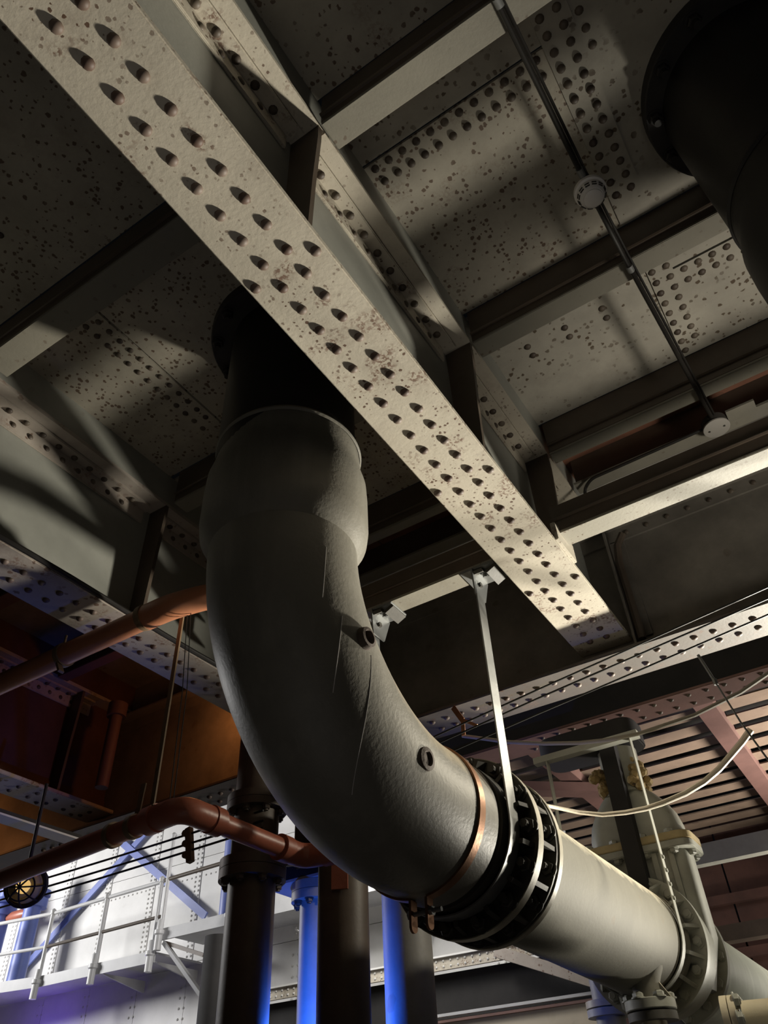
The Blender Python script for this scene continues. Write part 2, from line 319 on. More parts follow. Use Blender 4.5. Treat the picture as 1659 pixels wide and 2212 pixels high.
# ------------------------------------------------------------------ riveted girders along the view
def girder(label, xr, y0, y1, bays, m, wm, rows, extras, rp, stiff, lit=True):
    """xr: x of the right web face; flange reaches .135 to the right and .15 to the left"""
    t = thing('riveted_girder', label, 'girder', (xr, (y0 + y1) / 2, 2.10), 'riveted girders')
    obj('web', G().box(xr - .016, xr, y0, y1, 2.125, 2.90), wm, t, 0)
    obj('bottom_flange', G().box(xr - .153, xr + .136, y0, y1, 2.10, 2.126), m, t, 35, .004)
    obj('bottom_angle', G().box(xr, xr + .1, y0, y1, 2.126, 2.138).box(xr, xr + .013, y0, y1, 2.138, 2.22), wm, t, 0)
    obj('top_flange', G().box(xr - .153, xr + .130, y0, y1, 2.90, 2.92), m, t, 35, .003)
    obj('packing_plate', G().box(xr - .145, xr + .122, y0, y1, 2.92, 3.12), wm, t, 0)
    for (a, b) in bays:
        g = G(); r = .05
        pr = [(xr, a), (xr + .03, a - .004)] + [(xr + .068 - r * math.cos(q) + .0, a + .0 + r * 0) for q in ()] + [(xr + .068, a + .03), (xr + .068, b - .03), (xr + .03, b), (xr, b)]
        g.prism([(x, y, 2.880) for x, y in pr], (0, 0, .02)); g.box(xr, xr + .013, a + .03, b - .02, 2.79, 2.882)
        obj('top_angle', g, m, t, 35, .004)
        n = int((b - a - .08) / .098)
        rivets(t, RVD, [(xr + .030, a + .09 + .098 * k, 2.880) for k in range(n)])
        rivets(t, RVS, [(xr + .013, a + .14 + .098 * k, 2.832) for k in range(n - 1)], (1, 0, 0))
        obj('edge_strip', G().box(xr + .070, xr + .131, a - .02, b + .01, 2.892, 2.902), m, t, 0)
    for y in stiff:
        obj('stiffener', G().prism([(xr, y, 2.13), (xr + .10, y, 2.14), (xr + .112, y, 2.5), (xr + .128, y, 2.80), (xr + .128, y, 2.90), (xr, y, 2.90)], (0, .02, 0)), 'ribdark', t, 0)
    rivets(t, rp, [(x, y, 2.10) for x in rows[0] for y in rows[1]] + [(x, y, 2.10) for x, y in extras])
    return t
ys = [.119 + .0953 * k for k in range(-2, 37)]
girder('broad cream girder with rust spots crossing the middle of the view from top left', -.857, -1.0, 3.684, [(-.9, .88), (.95, 2.03), (2.10, 2.91), (2.99, 3.22)], 'girder', 'web', ((-.911, -.820), ys),
       [(-.982, .93), (-.752, .934), (-.988, 2.073), (-.752, 2.078), (-.983, 2.954), (-.748, 2.956)], RV, (.895, 2.06, 2.935))
girder('pinkish cream girder behind the upper orange pipe, second from the right', -2.790, -1.0, 3.684, [(-.9, .84), (.93, 2.03), (2.10, 2.91)], 'girder_b', 'web', ((-2.756, -2.850), [.0+.0975 * k + .472 for k in range(33)]), [], RV, (.88, 2.06, 2.935))
girder('dim mottled girder at the lower left edge of the view, left of the orange pipe', -4.80, .5, 3.684, [(1.0, 3.4)], 'girder_b', 'darkwall', ((-4.76, -4.86), [1.6 + .15 * k for k in range(14)]), [(-4.9, 3.2), (-4.9, 3.5)], RVD, (2.06, 3.2))

# cross girder that the others run into
cg = thing('cross_girder', 'dark deep girder crossing behind the strap hanger with a riveted pale bottom flange', 'girder', (-3, 3.69, 1.985), 'riveted girders')
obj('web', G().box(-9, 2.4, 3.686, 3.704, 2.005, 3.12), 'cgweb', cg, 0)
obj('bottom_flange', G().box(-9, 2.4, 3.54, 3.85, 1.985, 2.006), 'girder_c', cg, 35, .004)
obj('bottom_angle', G().box(-9, 2.4, 3.60, 3.686, 2.006, 2.018).box(-9, 2.4, 3.674, 3.686, 2.018, 2.09), 'cgweb', cg, 0)
obj('top_angle', G().box(-9, 2.4, 3.672, 3.686, 2.735, 2.82).box(-9, 2.4, 3.58, 3.686, 2.82, 2.834), 'cgweb', cg, 0)
rivets(cg, RV, [(-.132 - .0952 * k, 3.638, 1.985) for k in range(-2, 20)] + [(-.128 - .0952 * k, 3.740, 1.985) for k in range(-2, 20)])
rivets(cg, RV, [(-3.1 - .0985 * k, 3.666, 1.985) for k in range(24)] + [(-3.1 - .0985 * k, 3.768, 1.985) for k in range(24)])
rivets(cg, RVS, [(-.7 + .12 * k, 3.672, 2.775) for k in range(12)], (0, -1, 0))
for x in (-.70, -2.66, 1.2):
    g = G().prism([(x, 3.684, 2.02), (x + .012, 3.684, 2.02), (x + .012, 3.684, 2.78), (x, 3.684, 2.78)], (0, -.09, 0)); g.box(x + .012, x + .09, 3.672, 3.685, 2.10, 2.74)
    obj('stiffener', g, 'cgweb', cg, 0)
obj('knee_plate', G().tube([(-.66, 3.62, 2.06), (-.66, 3.62, 2.55), (-.64, 3.61, 2.66), (-.59, 3.60, 2.72)], .022, 8), 'ribdark', cg)

# pale beam under the ribs that carries the strap
for x0, x1, lb in ((-.735, 2.1, 'bright cream beam running right from the middle girder above the dark web'), (-2.62, -1.02, 'bright cream beam left of the middle girder carrying the galvanised strap')):
    t = thing('carrier_beam', lb, 'beam', ((x0 + x1) / 2, 2.76, 2.18), 'cream carrier beams')
    obj('bottom_flange', G().box(x0, x1, 2.708, 2.824, 2.18, 2.194), 'carrier', t, 35, .003)
    obj('web', G().box(x0, x1, 2.712, 2.726, 2.194, 2.33), 'ribdark', t, 0); obj('top_flange', G().box(x0, x1, 2.712, 2.80, 2.33, 2.342), 'ribdark', t, 0)
    obj('bead', G().tube([(x0, 2.709, 2.262), (x1, 2.709, 2.262)], .008, 6), 'ribdark', t)
    if x0 > -1:
        obj('clip_plate', G().obox((-.718, 2.77, 2.165), (.012, 0, 0), (0, .11, 0), (0, 0, .05)), 'girder', t, 35, .003)

# ------------------------------------------------------------------ the big pipes
X0, Y0, RP, Z0, RE, YAW, DIP, RS = -1.4986, 1.734, .2785, 1.7925, .7637, .0491, .047, .2647
HH = V((math.sin(YAW), math.cos(YAW), 0)); C0 = V((-1.44113, 2.90394, 1.00877)); T = V((.04902, .99769, -.04700)).normalized()
def P(s): return C0 + T * s
E1 = T.cross(V((0, 0, 1))).normalized(); E2 = E1.cross(T).normalized()          # E1 points to +x side, E2 up
def rad(a): return E1 * math.cos(a) + E2 * math.sin(a)
def elbow_path(x, y, n=40, ext=True):
    a1 = math.pi / 2 - DIP
    p = [V((x, y, Z0 + .06))] + [V((x, y, Z0)) + HH * RE * (1 - math.cos(a1 * i / n)) - V((0, 0, RE * math.sin(a1 * i / n))) for i in range(n + 1)]
    return p
BOLT = hexbolt_mesh('bolt', .030, 'flange'); BOLTV = hexbolt_mesh('bolt', .027, 'valve', .02, .008)
def vertical_pipe(x, y, label, fx, fy, r=.29):
    t = thing('vertical_pipe', label, 'pipe', (x, y, 2.2), 'black vertical pipes')
    obj('barrel', G().lathe((x, y, 2.22), (0, 0, 1), [(0, r), (.9, r)], 64), 'black', t)
    obj('top_flange', G().lathe((fx, fy, 3.06), (0, 0, 1), [(0, .365), (.005, .37), (.06, .37)], 64), 'black', t)
    for k in range(12):
        a = k * math.pi / 6 + .2; inst('bolt', BOLTB, t, (fx + .335 * math.cos(a), fy + .335 * math.sin(a), 3.06), (0, 0, -1))
    return t
BOLTB = hexbolt_mesh('bolt', .026, 'black')
vertical_pipe(-1.505, 1.725, 'black vertical pipe dropping from the deck behind the middle girder', -1.515, 1.70)
vertical_pipe(.645, 1.735, 'black vertical pipe in the dark upper right corner', .655, 1.72, .298)

def socket(t, x, y, m):
    prof = [(2.30, .284), (2.295, .296), (2.22, .300), (2.19, .303), (2.12, .3215), (2.04, .325), (1.90, .325), (1.85, .318), (1.81, .293), (1.78, .2785)]
    obj('socket_collar', G().lathe((x, y, 0), (0, 0, 1), prof, 72, False), m, t, 50)
    obj('caulking_ring', G().lathe((x, y, 0), (0, 0, 1), [(2.31, .284), (2.315, .300), (2.30, .306), (2.29, .299)], 72, False), m, t)
vp2 = thing('elbow_pipe', 'black pipe bend below the black vertical pipe at the right edge', 'pipe', (.645, Y0, 1.0))
obj('bend', G().tube(elbow_path(.645, Y0), RP, 64), 'black', vp2, 60); socket(vp2, .645, Y0, 'black')
el = thing('elbow_pipe', 'large dark grey pipe bend curving down from the deck to the flanged joint', 'pipe', (X0, Y0, 1.0))
pth = elbow_path(X0, Y0)
pth += [pth[-1] + T * (.03 * k) for k in range(1, 8)]
obj('bend', G().tube(pth, RP, 80), 'elbow', el, 60)
socket(el, X0, Y0, 'elbow')
for i, (p, n) in enumerate((((-1.2144, 1.8435, 1.3764), (1, -.05, 0)), ((-1.1984, 2.1837, 1.0689), (.995, -.076, -.065)))):
    p = V(p); n = V(n).normalized()
    b = obj('plugged_boss', G().lathe(p - n * .03, n, [(0, .044), (.035, .040), (.052 if i == 0 else .036, .036), (.054 if i == 0 else .038, .026), (.03, .022)], 22), 'rustplug', el, 40)
    b['label'] = 'rusty plugged boss' if i == 0 else 'dark open boss'
def ring_at(t, name, s0, s1, r0, r1, m, bev=.004): return obj(name, G().ring(C0, T, r0, r1, s0, s1, 72), m, t, 35, 0)
def gussets(t, s0, s1, r0a, r0b, ri, n, m, off, th=.009):
    for k in range(n):
        a = off + 2 * math.pi * k / n; d = rad(a); tn = T.cross(d).normalized()
        pts = [P(s0) + d * ri, P(s0) + d * r0a, P(s1) + d * r0b, P(s1) + d * ri]
        obj('gusset', G().prism([p - tn * th for p in pts], tn * th * 2), m, t, 0)
def bolts(t, me, s, r, n, off, nrm):
    for k in range(n):
        a = off + 2 * math.pi * k / n; inst('bolt', me, t, P(s) + rad(a) * r, nrm, a)
NB = 14; OFF = .20
ring_at(el, 'neck', -.21, -.03, .25, .2815, 'flange')
ring_at(el, 'flange', -.052, -.042, .26, .343, 'flange'); ring_at(el, 'flange_rim', -.048, -.030, .30, .347, 'rim')
gussets(el, -.118, -.052, .318, .334, .268, NB, 'flange', OFF); bolts(el, BOLT, -.052, .312, NB, OFF + math.pi / NB, -T)
# thin pale paint runs below the bosses
def on_bend(p):
    """nearest point on the bend surface and its outward normal"""
    q = V((p.x - X0, p.y - Y0, 0)); d = q.dot(HH); a = math.atan2(Z0 - p.z, RE - d); a = max(0., min(a, math.pi / 2 - DIP))
    c = V((X0, Y0, Z0)) + HH * RE * (1 - math.cos(a)) - V((0, 0, RE * math.sin(a))); n = (p - c); t_ = HH * math.sin(a) - V((0, 0, math.cos(a))); n = (n - t_ * n.dot(t_)).normalized()
    return c + n * (RP + .0002), n
for (x, y, z, ln_, r) in ((-1.24, 1.74, 1.42, .26, .0012), (-1.215, 1.88, 1.33, .46, .0010), (-1.26, 1.66, 1.66, .2, .0010)):
    p, n = on_bend(V((x, y, z))); run = [p]
    for k in range(24):
        g_ = V((0, 0, -1)); g_ = (g_ - n * n.dot(g_)).normalized(); p, n = on_bend(p + g_ * ln_ / 24); run.append(p)
    obj('paint_run', G().tube(run, r, 5), 'plastic', el)
# straight pipe with its own near flanges
sp = thing('straight_pipe', 'long cream pipe running from the ribbed flange joint to the grey gate valve', 'pipe', tuple(P(.9) - V((0, 0, .3))))
g = G(); prof = [(.16, RS + .004), (.19, RS)] + [(.19 + 1.6 * k / 8, RS) for k in range(1, 9)]; g.lathe(C0, T, prof, 80, False); obj('barrel', g, 'pipe', sp, 50)
ring_at(sp, 'flange_rim', -.028, -.006, .30, .346, 'rim'); ring_at(sp, 'flange', -.006, .004, .25, .338, 'flange'); ring_at(sp, 'neck', -.006, .16, .24, .266, 'flange')
ring_at(sp, 'back_flange', .122, .146, .25, .336, 'flange'); ring_at(sp, 'back_rim', .142, .170, .29, .341, 'rim'); ring_at(sp, 'hub_ring', .168, .182, .25, .285, 'rim')
gussets(sp, .004, .122, .330, .332, .262, NB, 'flange', OFF + .1); bolts(sp, BOLT, .122, .305, NB, OFF + .1 + math.pi / NB, -T)
ring_at(sp, 'hub_ring', 1.775, 1.82, .25, .272, 'pipe'); gussets(sp, 1.755, 1.845, .285, .335, .26, NB, 'valve', .12); ring_at(sp, 'far_flange', 1.845, 1.885, .24, .348, 'valve')
bolts(sp, BOLTV, 1.845, .305, NB, .12 + math.pi / NB, -T)
# short branch with flange hanging from the straight pipe near its far end
bc = P(1.50) - V((0, 0, .25)) + V((.085, 0, 0))
obj('branch', G().lathe(bc + V((0, 0, .06)), (0, 0, -1), [(-.03, .12), (.03, .085), (.07, .068), (.13, .068)], 28, False).prism([bc + V((.05, -.008, .03)), bc + V((.12, -.008, -.08)), bc + V((.05, -.008, -.08))], (0, .016, 0)), 'pipe', sp, 40)
obj('branch_flange', G().lathe(bc + V((0, 0, -.07)), (0, 0, -1), [(0, .118), (.004, .122), (.042, .122), (.046, .118)], 40), 'valve', sp, 35)
for k in range(6):
    a = k * math.pi / 3 + .3; inst('bolt', BOLTV, sp, bc + V((.098 * math.cos(a), .098 * math.sin(a), -.07)), (0, 0, 1))
st = thing('branch_valve', 'small round flanged pipe under the cream pipe at the bottom edge', 'pipe', tuple(bc + V((0, 0, -.5))))
obj('mating_flange', G().lathe(bc + V((0, 0, -.124)), (0, 0, -1), [(0, .118), (.035, .118)], 40), 'flange', st); obj('drop_pipe', G().cyl(bc + V((0, 0, -.155)), bc + V((0, 0, -.62)), .06, 24), 'cream', st)

# gate valve past the straight pipe
vx, vy = -1.285, 4.965
gv = thing('gate_valve', 'big grey gate valve with ochre bonnet flange standing on the cream pipe', 'valve', (vx, vy, .6))
ring_at(gv, 'body_ring', 1.888, 2.03, .24, .335, 'valve'); ring_at(gv, 'body_barrel', 2.03, 2.2, .22, .27, 'valve')
def rrect(cx, cy, hx, hy, r, n=5):
    out = []
    for (sx, sy, a0) in ((1, 1, 0), (-1, 1, 90), (-1, -1, 180), (1, -1, 270)):
        for i in range(n + 1):
            a = math.radians(a0 + 90 * i / n); out.append((cx + sx * (hx - r) + r * math.cos(a), cy + sy * (hy - r) + r * math.sin(a)))
    return out
def loft(secs):
    g = G(); n = len(secs[0][0]); Pn = [(x, y, z) for sec, z in secs for x, y in sec]; F = [tuple(range(n))[::-1], tuple((len(secs) - 1) * n + k for k in range(n))]
    for i in range(len(secs) - 1): F += [(i * n + k, i * n + (k + 1) % n, (i + 1) * n + (k + 1) % n, (i + 1) * n + k) for k in range(n)]
    return g.poly(Pn, F)
obj('body', loft([(rrect(vx, vy, .20, .10, .07), .70), (rrect(vx, vy, .285, .115, .07), .95), (rrect(vx, vy, .285, .115, .07), 1.40)]), 'valve', gv, 40)
for dx in (-.2, .1, .2): obj('body_ridge', G().prism([(vx + dx - .015, vy - .115, .9), (vx + dx + .015, vy - .115, .9), (vx + dx + .015, vy - .115, 1.39), (vx + dx - .015, vy - .115, 1.39)], (0, -.022, 0)), 'valve', gv, 0)
obj('body_flange', loft([(rrect(vx, vy, .335, .17, .08), 1.395), (rrect(vx, vy, .335, .17, .08), 1.435)]), 'valve', gv, 35, .004)
obj('bonnet_flange', loft([(rrect(vx, vy, .335, .17, .08), 1.437), (rrect(vx, vy, .335, .17, .08), 1.482)]), 'valve_rust', gv, 35, .004)
for dx, dy in ((-.28, -.13), (-.12, -.135), (.06, -.135), (.22, -.135), (.295, -.03), (.28, .1)):
    inst('bolt', BOLTV, gv, (vx + dx, vy + dy, 1.482), (0, 0, 1)); inst('bolt', BOLTV, gv, (vx + dx, vy + dy, 1.395), (0, 0, -1))
obj('bonnet', loft([(rrect(vx, vy, a, b, b * .8), z) for a, b, z in ((.285, .125, 1.48), (.285, .125, 1.55), (.265, .12, 1.63), (.225, .115, 1.70), (.175, .11, 1.76), (.14, .11, 1.79))]), 'valve', gv, 50)
obj('neck', G().lathe((vx, vy, 1.78), (0, 0, 1), [(0, .15), (.04, .125), (.30, .125)], 28), 'valve', gv)
def lump(c, h, n, seed):
    random.seed(seed); g = G()
    for i in range(n):
        p = V(c) + V((random.uniform(-h[0], h[0]), random.uniform(-h[1], h[1]), random.uniform(-h[2], h[2])))
        r = random.uniform(.018, .034); g.lathe(p, (random.uniform(-1, 1), -1, random.uniform(-1, 1)), [(-r, r * .4), (-r * .5, r), (r * .5, r * .9), (r, r * .3)], 7)
    return g
obj('torn_lagging', lump((vx - .125, vy - .05, 1.88), (.035, .08, .07), 26, 3), 'lagging', gv, 0); obj('torn_lagging', lump((vx + .115, vy - .05, 1.90), (.03, .08, .10), 28, 5), 'lagging', gv, 0)
obj('yoke_plate', loft([(rrect(-1.44, 4.95, .34, .16, .10), 2.10), (rrect(-1.44, 4.95, .34, .16, .10), 2.24)]), 'void', gv, 40, .01)
obj('shadow_bar', G().box(vx - .045, vx + .055, vy - .245, vy - .165, 1.02, 2.10), 'void', gv, 0)  # cast shadow stripe over the valve, built as a black bar
tp = thing('far_pipe', 'pale green pipe leaving the gate valve at the bottom right corner', 'pipe', tuple(P(3.2) - V((0, 0, .3))))
obj('barrel', G().lathe(C0, T, [(2.24, RS), (5.2, RS)], 64, False), 'pipe_grn', tp); ring_at(tp, 'flange', 2.205, 2.245, .24, .338, 'valve'); ring_at(tp, 'hub_ring', 2.245, 2.27, .25, .285, 'pipe_grn')
bolts(tp, BOLTV, 2.205, .302, NB, .12 + math.pi / NB, -T)

# copper clamp round the end of the bend
cl = thing('pipe_clamp', 'copper coloured clamp with bolted lugs round the end of the grey pipe bend', 'clamp', tuple(P(-.36) - V((0, 0, .36))))
pc = P(-.36); g = G(); n = 64; pts = []
Pn = []; F = []
for i in range(n + 1):
    a = math.radians(-90 + 7) + (2 * math.pi - math.radians(14)) * i / n; d = rad(a)
    for (s_, r_) in ((-.019, .279), (-.019, .287), (.019, .287), (.019, .279)): Pn.append(pc + T * s_ + d * r_)
for i in range(n): F += [(i * 4 + k, i * 4 + (k + 1) % 4, (i + 1) * 4 + (k + 1) % 4, (i + 1) * 4 + k) for k in range(4)]
F += [(0, 1, 2, 3), (n * 4 + 3, n * 4 + 2, n * 4 + 1, n * 4)]
obj('band', g.poly(Pn, F), 'copper', cl, 35)
for sx in (-1, 1):
    g = G(); c = pc + E1 * sx * .034 - E2 * .325; g.obox(c, E1 * .005, T * .019, E2 * .042); g.lathe(c - E2 * .042 - E1 * .005, E1, [(0, .019), (.01, .019)], 20)
    obj('lug', g, 'copper', cl, 35, .0)
b0 = pc - E2 * .327; obj('clamp_bolt', G().cyl(b0 - E1 * .055, b0 + E1 * .085, .008, 12), 'galv', cl)
for sx in (-.044, .042): obj('nut', G().lathe(b0 + E1 * sx, E1, [(-.007, .016), (.009, .016)], 6), 'galv', cl, 30)

# galvanised strap hanger
def strap(label, s, r, ztop_r, ztop_l, m, wd, group):
    c = P(s); t = thing('strap_hanger', label, 'hanger', (c.x, c.y, c.z - r), group)
    path = [(c.x + r, ztop_r), (c.x + r, c.z)] + [(c.x + r * math.cos(-math.pi * i / 28), c.z + r * math.sin(-math.pi * i / 28)) for i in range(29)] + [(c.x - r, c.z), (c.x - r, ztop_l)]
    Pn = []; F = []; th = .006
    for i, (x, z) in enumerate(path):
        a, b = path[max(i - 1, 0)], path[min(i + 1, len(path) - 1)]; dx, dz = b[0] - a[0], b[1] - a[1]; L = math.hypot(dx, dz) or 1; nx, nz = -dz / L, dx / L
        for q, yy in ((-th, -wd / 2), (-th, wd / 2), (0, wd / 2), (0, -wd / 2)): Pn.append((x + nx * q * -1, c.y + yy, z + nz * q * -1))
    for i in range(len(path) - 1): F += [(i * 4 + k, i * 4 + (k + 1) % 4, (i + 1) * 4 + (k + 1) % 4, (i + 1) * 4 + k) for k in range(4)]
    F += [(0, 1, 2, 3), tuple(len(Pn) - 1 - k for k in range(4))]
    obj('strap', G().poly(Pn, F), m, t, 40); return t, c
t, c = strap('shiny galvanised strap hanging from the cream beam and looped under the pipe bend', -.160, RP + .014, 2.10, 2.10, 'galv', .076, 'pipe strap hangers')
for sx in (1, -1):
    x = c.x + sx * .285; g = G(); g.box(x - .06, x + .12, 2.70, 2.85, 2.166, 2.179); br = obj('bracket', g, 'galv', t, 35, .003)
    obj('bracket_tab', G().prism([(x + .004, 2.69, 2.17), (x + .004, 2.86, 2.17), (x + .004, 2.80, 2.03), (x + .004, 2.70, 2.03)], (.008, 0, 0)), 'galv', br, 35)
    obj('bracket_jaw', G().obox((x + .095, 2.775, 2.148), (.025, 0, .012), (0, .06, 0), (-.004, 0, .008)).obox((x + .03, 2.72, 2.155), (.028, 0, 0), (0, .02, .01), (0, -.004, .008)), 'flange', br, 35)
    obj('bracket_bolt', G().lathe((x + .05, 2.75, 2.166), (0, 0, -1), [(0, .022), (.016, .022), (.018, .012), (.035, .012)], 6), 'galv', br, 30)
    obj('bolt_head', G().lathe((x + .012, 2.75, 2.10), (1, 0, 0), [(0, .014), (.012, .014)], 6), 'flange', br, 30)
t, c = strap('long thin grey strap hanger round the cream pipe in front of the gate valve', 1.68, RS + .008, 1.98, 2.0, 'valve', .05, 'pipe strap hangers')
BOLTS = hexbolt_mesh('bolt', .012, 'valve', .012, .004)
for k in range(4): inst('bolt', BOLTS, t, (c.x + RS + .008, c.y, 1.08 + .07 * k), (1, 0, 0))
obj('top_bar', G().box(c.x - .36, c.x + .33, c.y - .03, c.y + .03, 1.98, 2.02), 'valve', t, 0)

# ------------------------------------------------------------------ orange pipes on the left
def arc_path(pts, r, n=6):
    pts = [V(p) for p in pts]; out = [pts[0]]
    for i in range(1, len(pts) - 1):
        a, b, c_ = pts[i - 1], pts[i], pts[i + 1]; u = (a - b).normalized(); v = (c_ - b).normalized(); rr = min(r, (a - b).length * .45, (c_ - b).length * .45)
        p0, p1 = b + u * rr, b + v * rr
        for k in range(n + 1):
            q = k / n; out.append(p0 * (1 - q) ** 2 + b * 2 * q * (1 - q) + p1 * q * q)
    return out + [pts[-1]]
t = thing('orange_pipe', 'salmon orange pipe slung under the left girder, the upper of two', 'pipe', (-3.2, 1.92, 1.98), 'orange pipes')
up = [(-4.9, 1.89, 1.985), (-2.32, 1.925, 2.0), (-2.18, 2.05, 2.08), (-2.10, 2.5, 2.09), (-2.08, 3.45, 2.09)]
obj('barrel', G().tube(arc_path(up, .1), .052, 24), 'orange', t, 50)
obj('elbow_fitting', G().tube(arc_path([(-2.47, 1.923, 1.999), (-2.32, 1.925, 2.0), (-2.18, 2.05, 2.08), (-2.15, 2.2, 2.083)], .1), .060, 24), 'orange', t, 50)
for x in (-3.02, -2.47): obj('pipe_band', G().ring((x, 1.916, 1.996), (1, .01, 0), .05, .060, -.014, .014, 32), 'rustrod', t)
obj('band_bolt', G().bar((-3.02, 1.90, 1.94), (-2.985, 1.90, 1.885), .03, .012).cyl((-3.02, 1.90, 2.05), (-3.02, 1.90, 2.10), .006, 8), 'rustrod', t, 0)
t = thing('orange_pipe', 'dark red pipe with two elbows in front of the white wall, the lower one', 'pipe', (-2.7, 2.1, 1.06), 'orange pipes')
lp = [(-5.2, 2.33, 1.10), (-2.20, 2.05, 1.10), (-2.20, 2.80, 1.098), (-1.72, 2.84, 1.09)]
obj('barrel', G().tube(arc_path(lp, .11), .041, 24), 'red', t, 50)
e = obj('elbow_fitting', G().tube(arc_path([(-2.36, 2.066, 1.10), (-2.20, 2.05, 1.10), (-2.20, 2.21, 1.10)], .11), .050, 24), 'red', t, 50)
for a, b in (((-2.40, 2.069, 1.1), (-2.345, 2.063, 1.1)), ((-2.20, 2.20, 1.1), (-2.20, 2.255, 1.1)), ((-2.20, 2.63, 1.1), (-2.20, 2.69, 1.1)), ((-2.09, 2.81, 1.095), (-2.03, 2.814, 1.094))): obj('fitting_collar', G().cyl(a, b, .055, 24), 'red', t)
obj('end_fitting', G().tube(arc_path([(-2.20, 2.66, 1.1), (-2.20, 2.80, 1.098), (-2.05, 2.813, 1.094)], .1), .051, 24), 'red', t)
for x in (-2.62, -3.75): obj('pipe_band', G().ring((x, 2.09 - (x + 2.62) * .0933, 1.10), (1, -.09, 0), .040, .050, -.012, .012, 32), 'rustrod', t)
t = thing('hanger_rod', 'thin brown flat rod dropping from the upper orange pipe to the lower red pipe', 'rod', (-2.36, 2.03, 1.1)); obj('rod', G().bar((-2.36, 2.04, 2.04), (-2.37, 2.05, 1.13), .022, .008, (0, 1, 0)), 'rustrod', t, 0)
obj('rod_clip', G().box(-2.395, -2.345, 2.03, 2.07, 1.125, 1.145), 'rustrod', t, 0)
t = thing('hanger_rod', 'short brown flat strap holding up the lower red pipe', 'rod', (-2.46, 2.08, 1.1)); obj('rod', G().bar((-2.47, 2.075, 1.27), (-2.485, 2.075, 1.06), .028, .006, (0, 1, 0)), 'rustrod', t, 0)
obj('rod_clip', G().ring((-2.485, 2.075, 1.10), (1, -.09, 0), .041, .047, -.014, .014, 28), 'rustrod', t)
for i, (x0, x1) in enumerate(((-2.255, -2.235), (-2.275, -2.262))):
    tag(obj('hanging_wire', G().tube([(x0, 1.99, 2.02), (x1, 2.02, 1.6), (x0, 2.05, 1.14)], .0022, 5), 'wire'), ('thin hanging wire just right of the brown rod', 'second thin wire hanging beside the brown rod, nearer the rod')[i], 'wire', 'thin hanging wires')
t = thing('wall_pipe', 'dim reddish upright pipe in the dark corner left of the brown hanger rod', 'pipe', (-4.42, 3.35, 2.13)); obj('barrel', G().cyl((-4.42, 3.35, 2.13), (-4.42, 3.35, 2.72), .045, 16), 'redsteel', t); obj('collar', G().cyl((-4.42, 3.35, 2.66), (-4.42, 3.35, 2.76), .07, 16), 'redsteel', t)
# black cable along the second girder flange
tag(obj('girder_cable', G().tube([(-2.642, y, 2.112 + .004 * math.sin(y * 5)) for y in [-.8 + .2 * k for k in range(23)]], .013, 10), 'conduit'), 'black shiny cable lying along the edge of the left girder flange', 'cable')
# tray below the third girder
t = thing('cable_tray', 'pale grey perforated strip hung below the dim girder at far left', 'tray', (-4.86, 2.6, 1.93)); obj('tray', G().box(-4.90, -4.76, .6, 3.53, 1.895, 1.907), 'deck', t, 0); obj('tray_side', G().box(-4.77, -4.76, .6, 3.53, 1.907, 1.93), 'void', t, 0)

# ------------------------------------------------------------------ detector line on the right
t = thing('conduit_run', 'thin black conduit running across the deck bays through the smoke detector', 'conduit', (.02, 2.0, 2.84))
ln = [(-.03, .35, 2.85), (-.009 , .883, 2.85), (.004, 1.6, 2.85), (.022, 2.06, 2.85), (.083, 3.16, 2.85)]
obj('conduit', G().tube(ln, .0105, 10), 'conduit', t); obj('conduit', G().tube([(p[0] + .017, p[1], p[2] + .012) for p in ln], .006, 8), 'conduit', t)
for y, x in ((.90, -.008), (1.575, .004), (2.08, .022)): obj('coupling', G().cyl((x, y - .016, 2.85), (x + .001, y + .016, 2.85), .0145, 14), 'galv', t)
t = thing('smoke_detector', 'white round smoke detector on the black conduit', 'detector', (.006, 1.655, 2.77))
dcx, dcy = .006, 1.655
obj('base', G().lathe((dcx, dcy, 2.845), (0, 0, -1), [(0, .052), (.006, .062), (.022, .062), (.026, .056)], 40), 'plastic', t)
obj('chamber', G().lathe((dcx, dcy, 2.819), (0, 0, -1), [(0, .054), (.012, .055), (.034, .046), (.040, .040)], 40), 'plastic', t)
obj('cap', G().lathe((dcx, dcy, 2.779), (0, 0, -1), [(0, .037), (.006, .036), (.011, .028), (.013, .004)], 40), 'plastic', t)
for k in range(12):
    for zz, rr in ((2.800, .0530), (2.790, .0495)):
        a = k * math.pi / 6; obj('vent_slot', G().obox((dcx + rr * math.cos(a), dcy + rr * math.sin(a), zz), (math.cos(a) * .002, math.sin(a) * .002, 0), (-math.sin(a) * .009, math.cos(a) * .009, 0), (0, 0, .0016)), 'slot', t, 0)
t = thing('junction_box', 'round grey junction box where the conduit turns, near the right edge', 'junction box', (.083, 3.2, 2.83))
obj('box', G().lathe((.083, 3.2, 2.875), (0, 0, -1), [(0, .062), (.045, .062)], 36), 'slot', t); obj('lid', G().lathe((.083, 3.2, 2.83), (0, 0, -1), [(0, .066), (.008, .066), (.010, .060)], 36), 'boxgrey', t)
obj('lid_screw', G().cyl((.045, 3.2, 2.82), (.045, 3.2, 2.816), .005, 8).cyl((.12, 3.2, 2.82), (.12, 3.2, 2.816), .005, 8), 'slot', t)
tag(obj('conduit_branch', G().tube(arc_path([(.03, 3.198, 2.852), (-.60, 3.215, 2.856), (-.66, 3.26, 2.84), (-.675, 3.30, 2.62)], .07), .009, 10), 'conduit'), 'bent black conduit leading left from the grey junction box', 'conduit')
tag(obj('box_plate', G().box(.15, .29, 3.16, 3.245, 2.862, 2.874), 'rib'), 'small pale plate under the deck right of the junction box', 'plate')

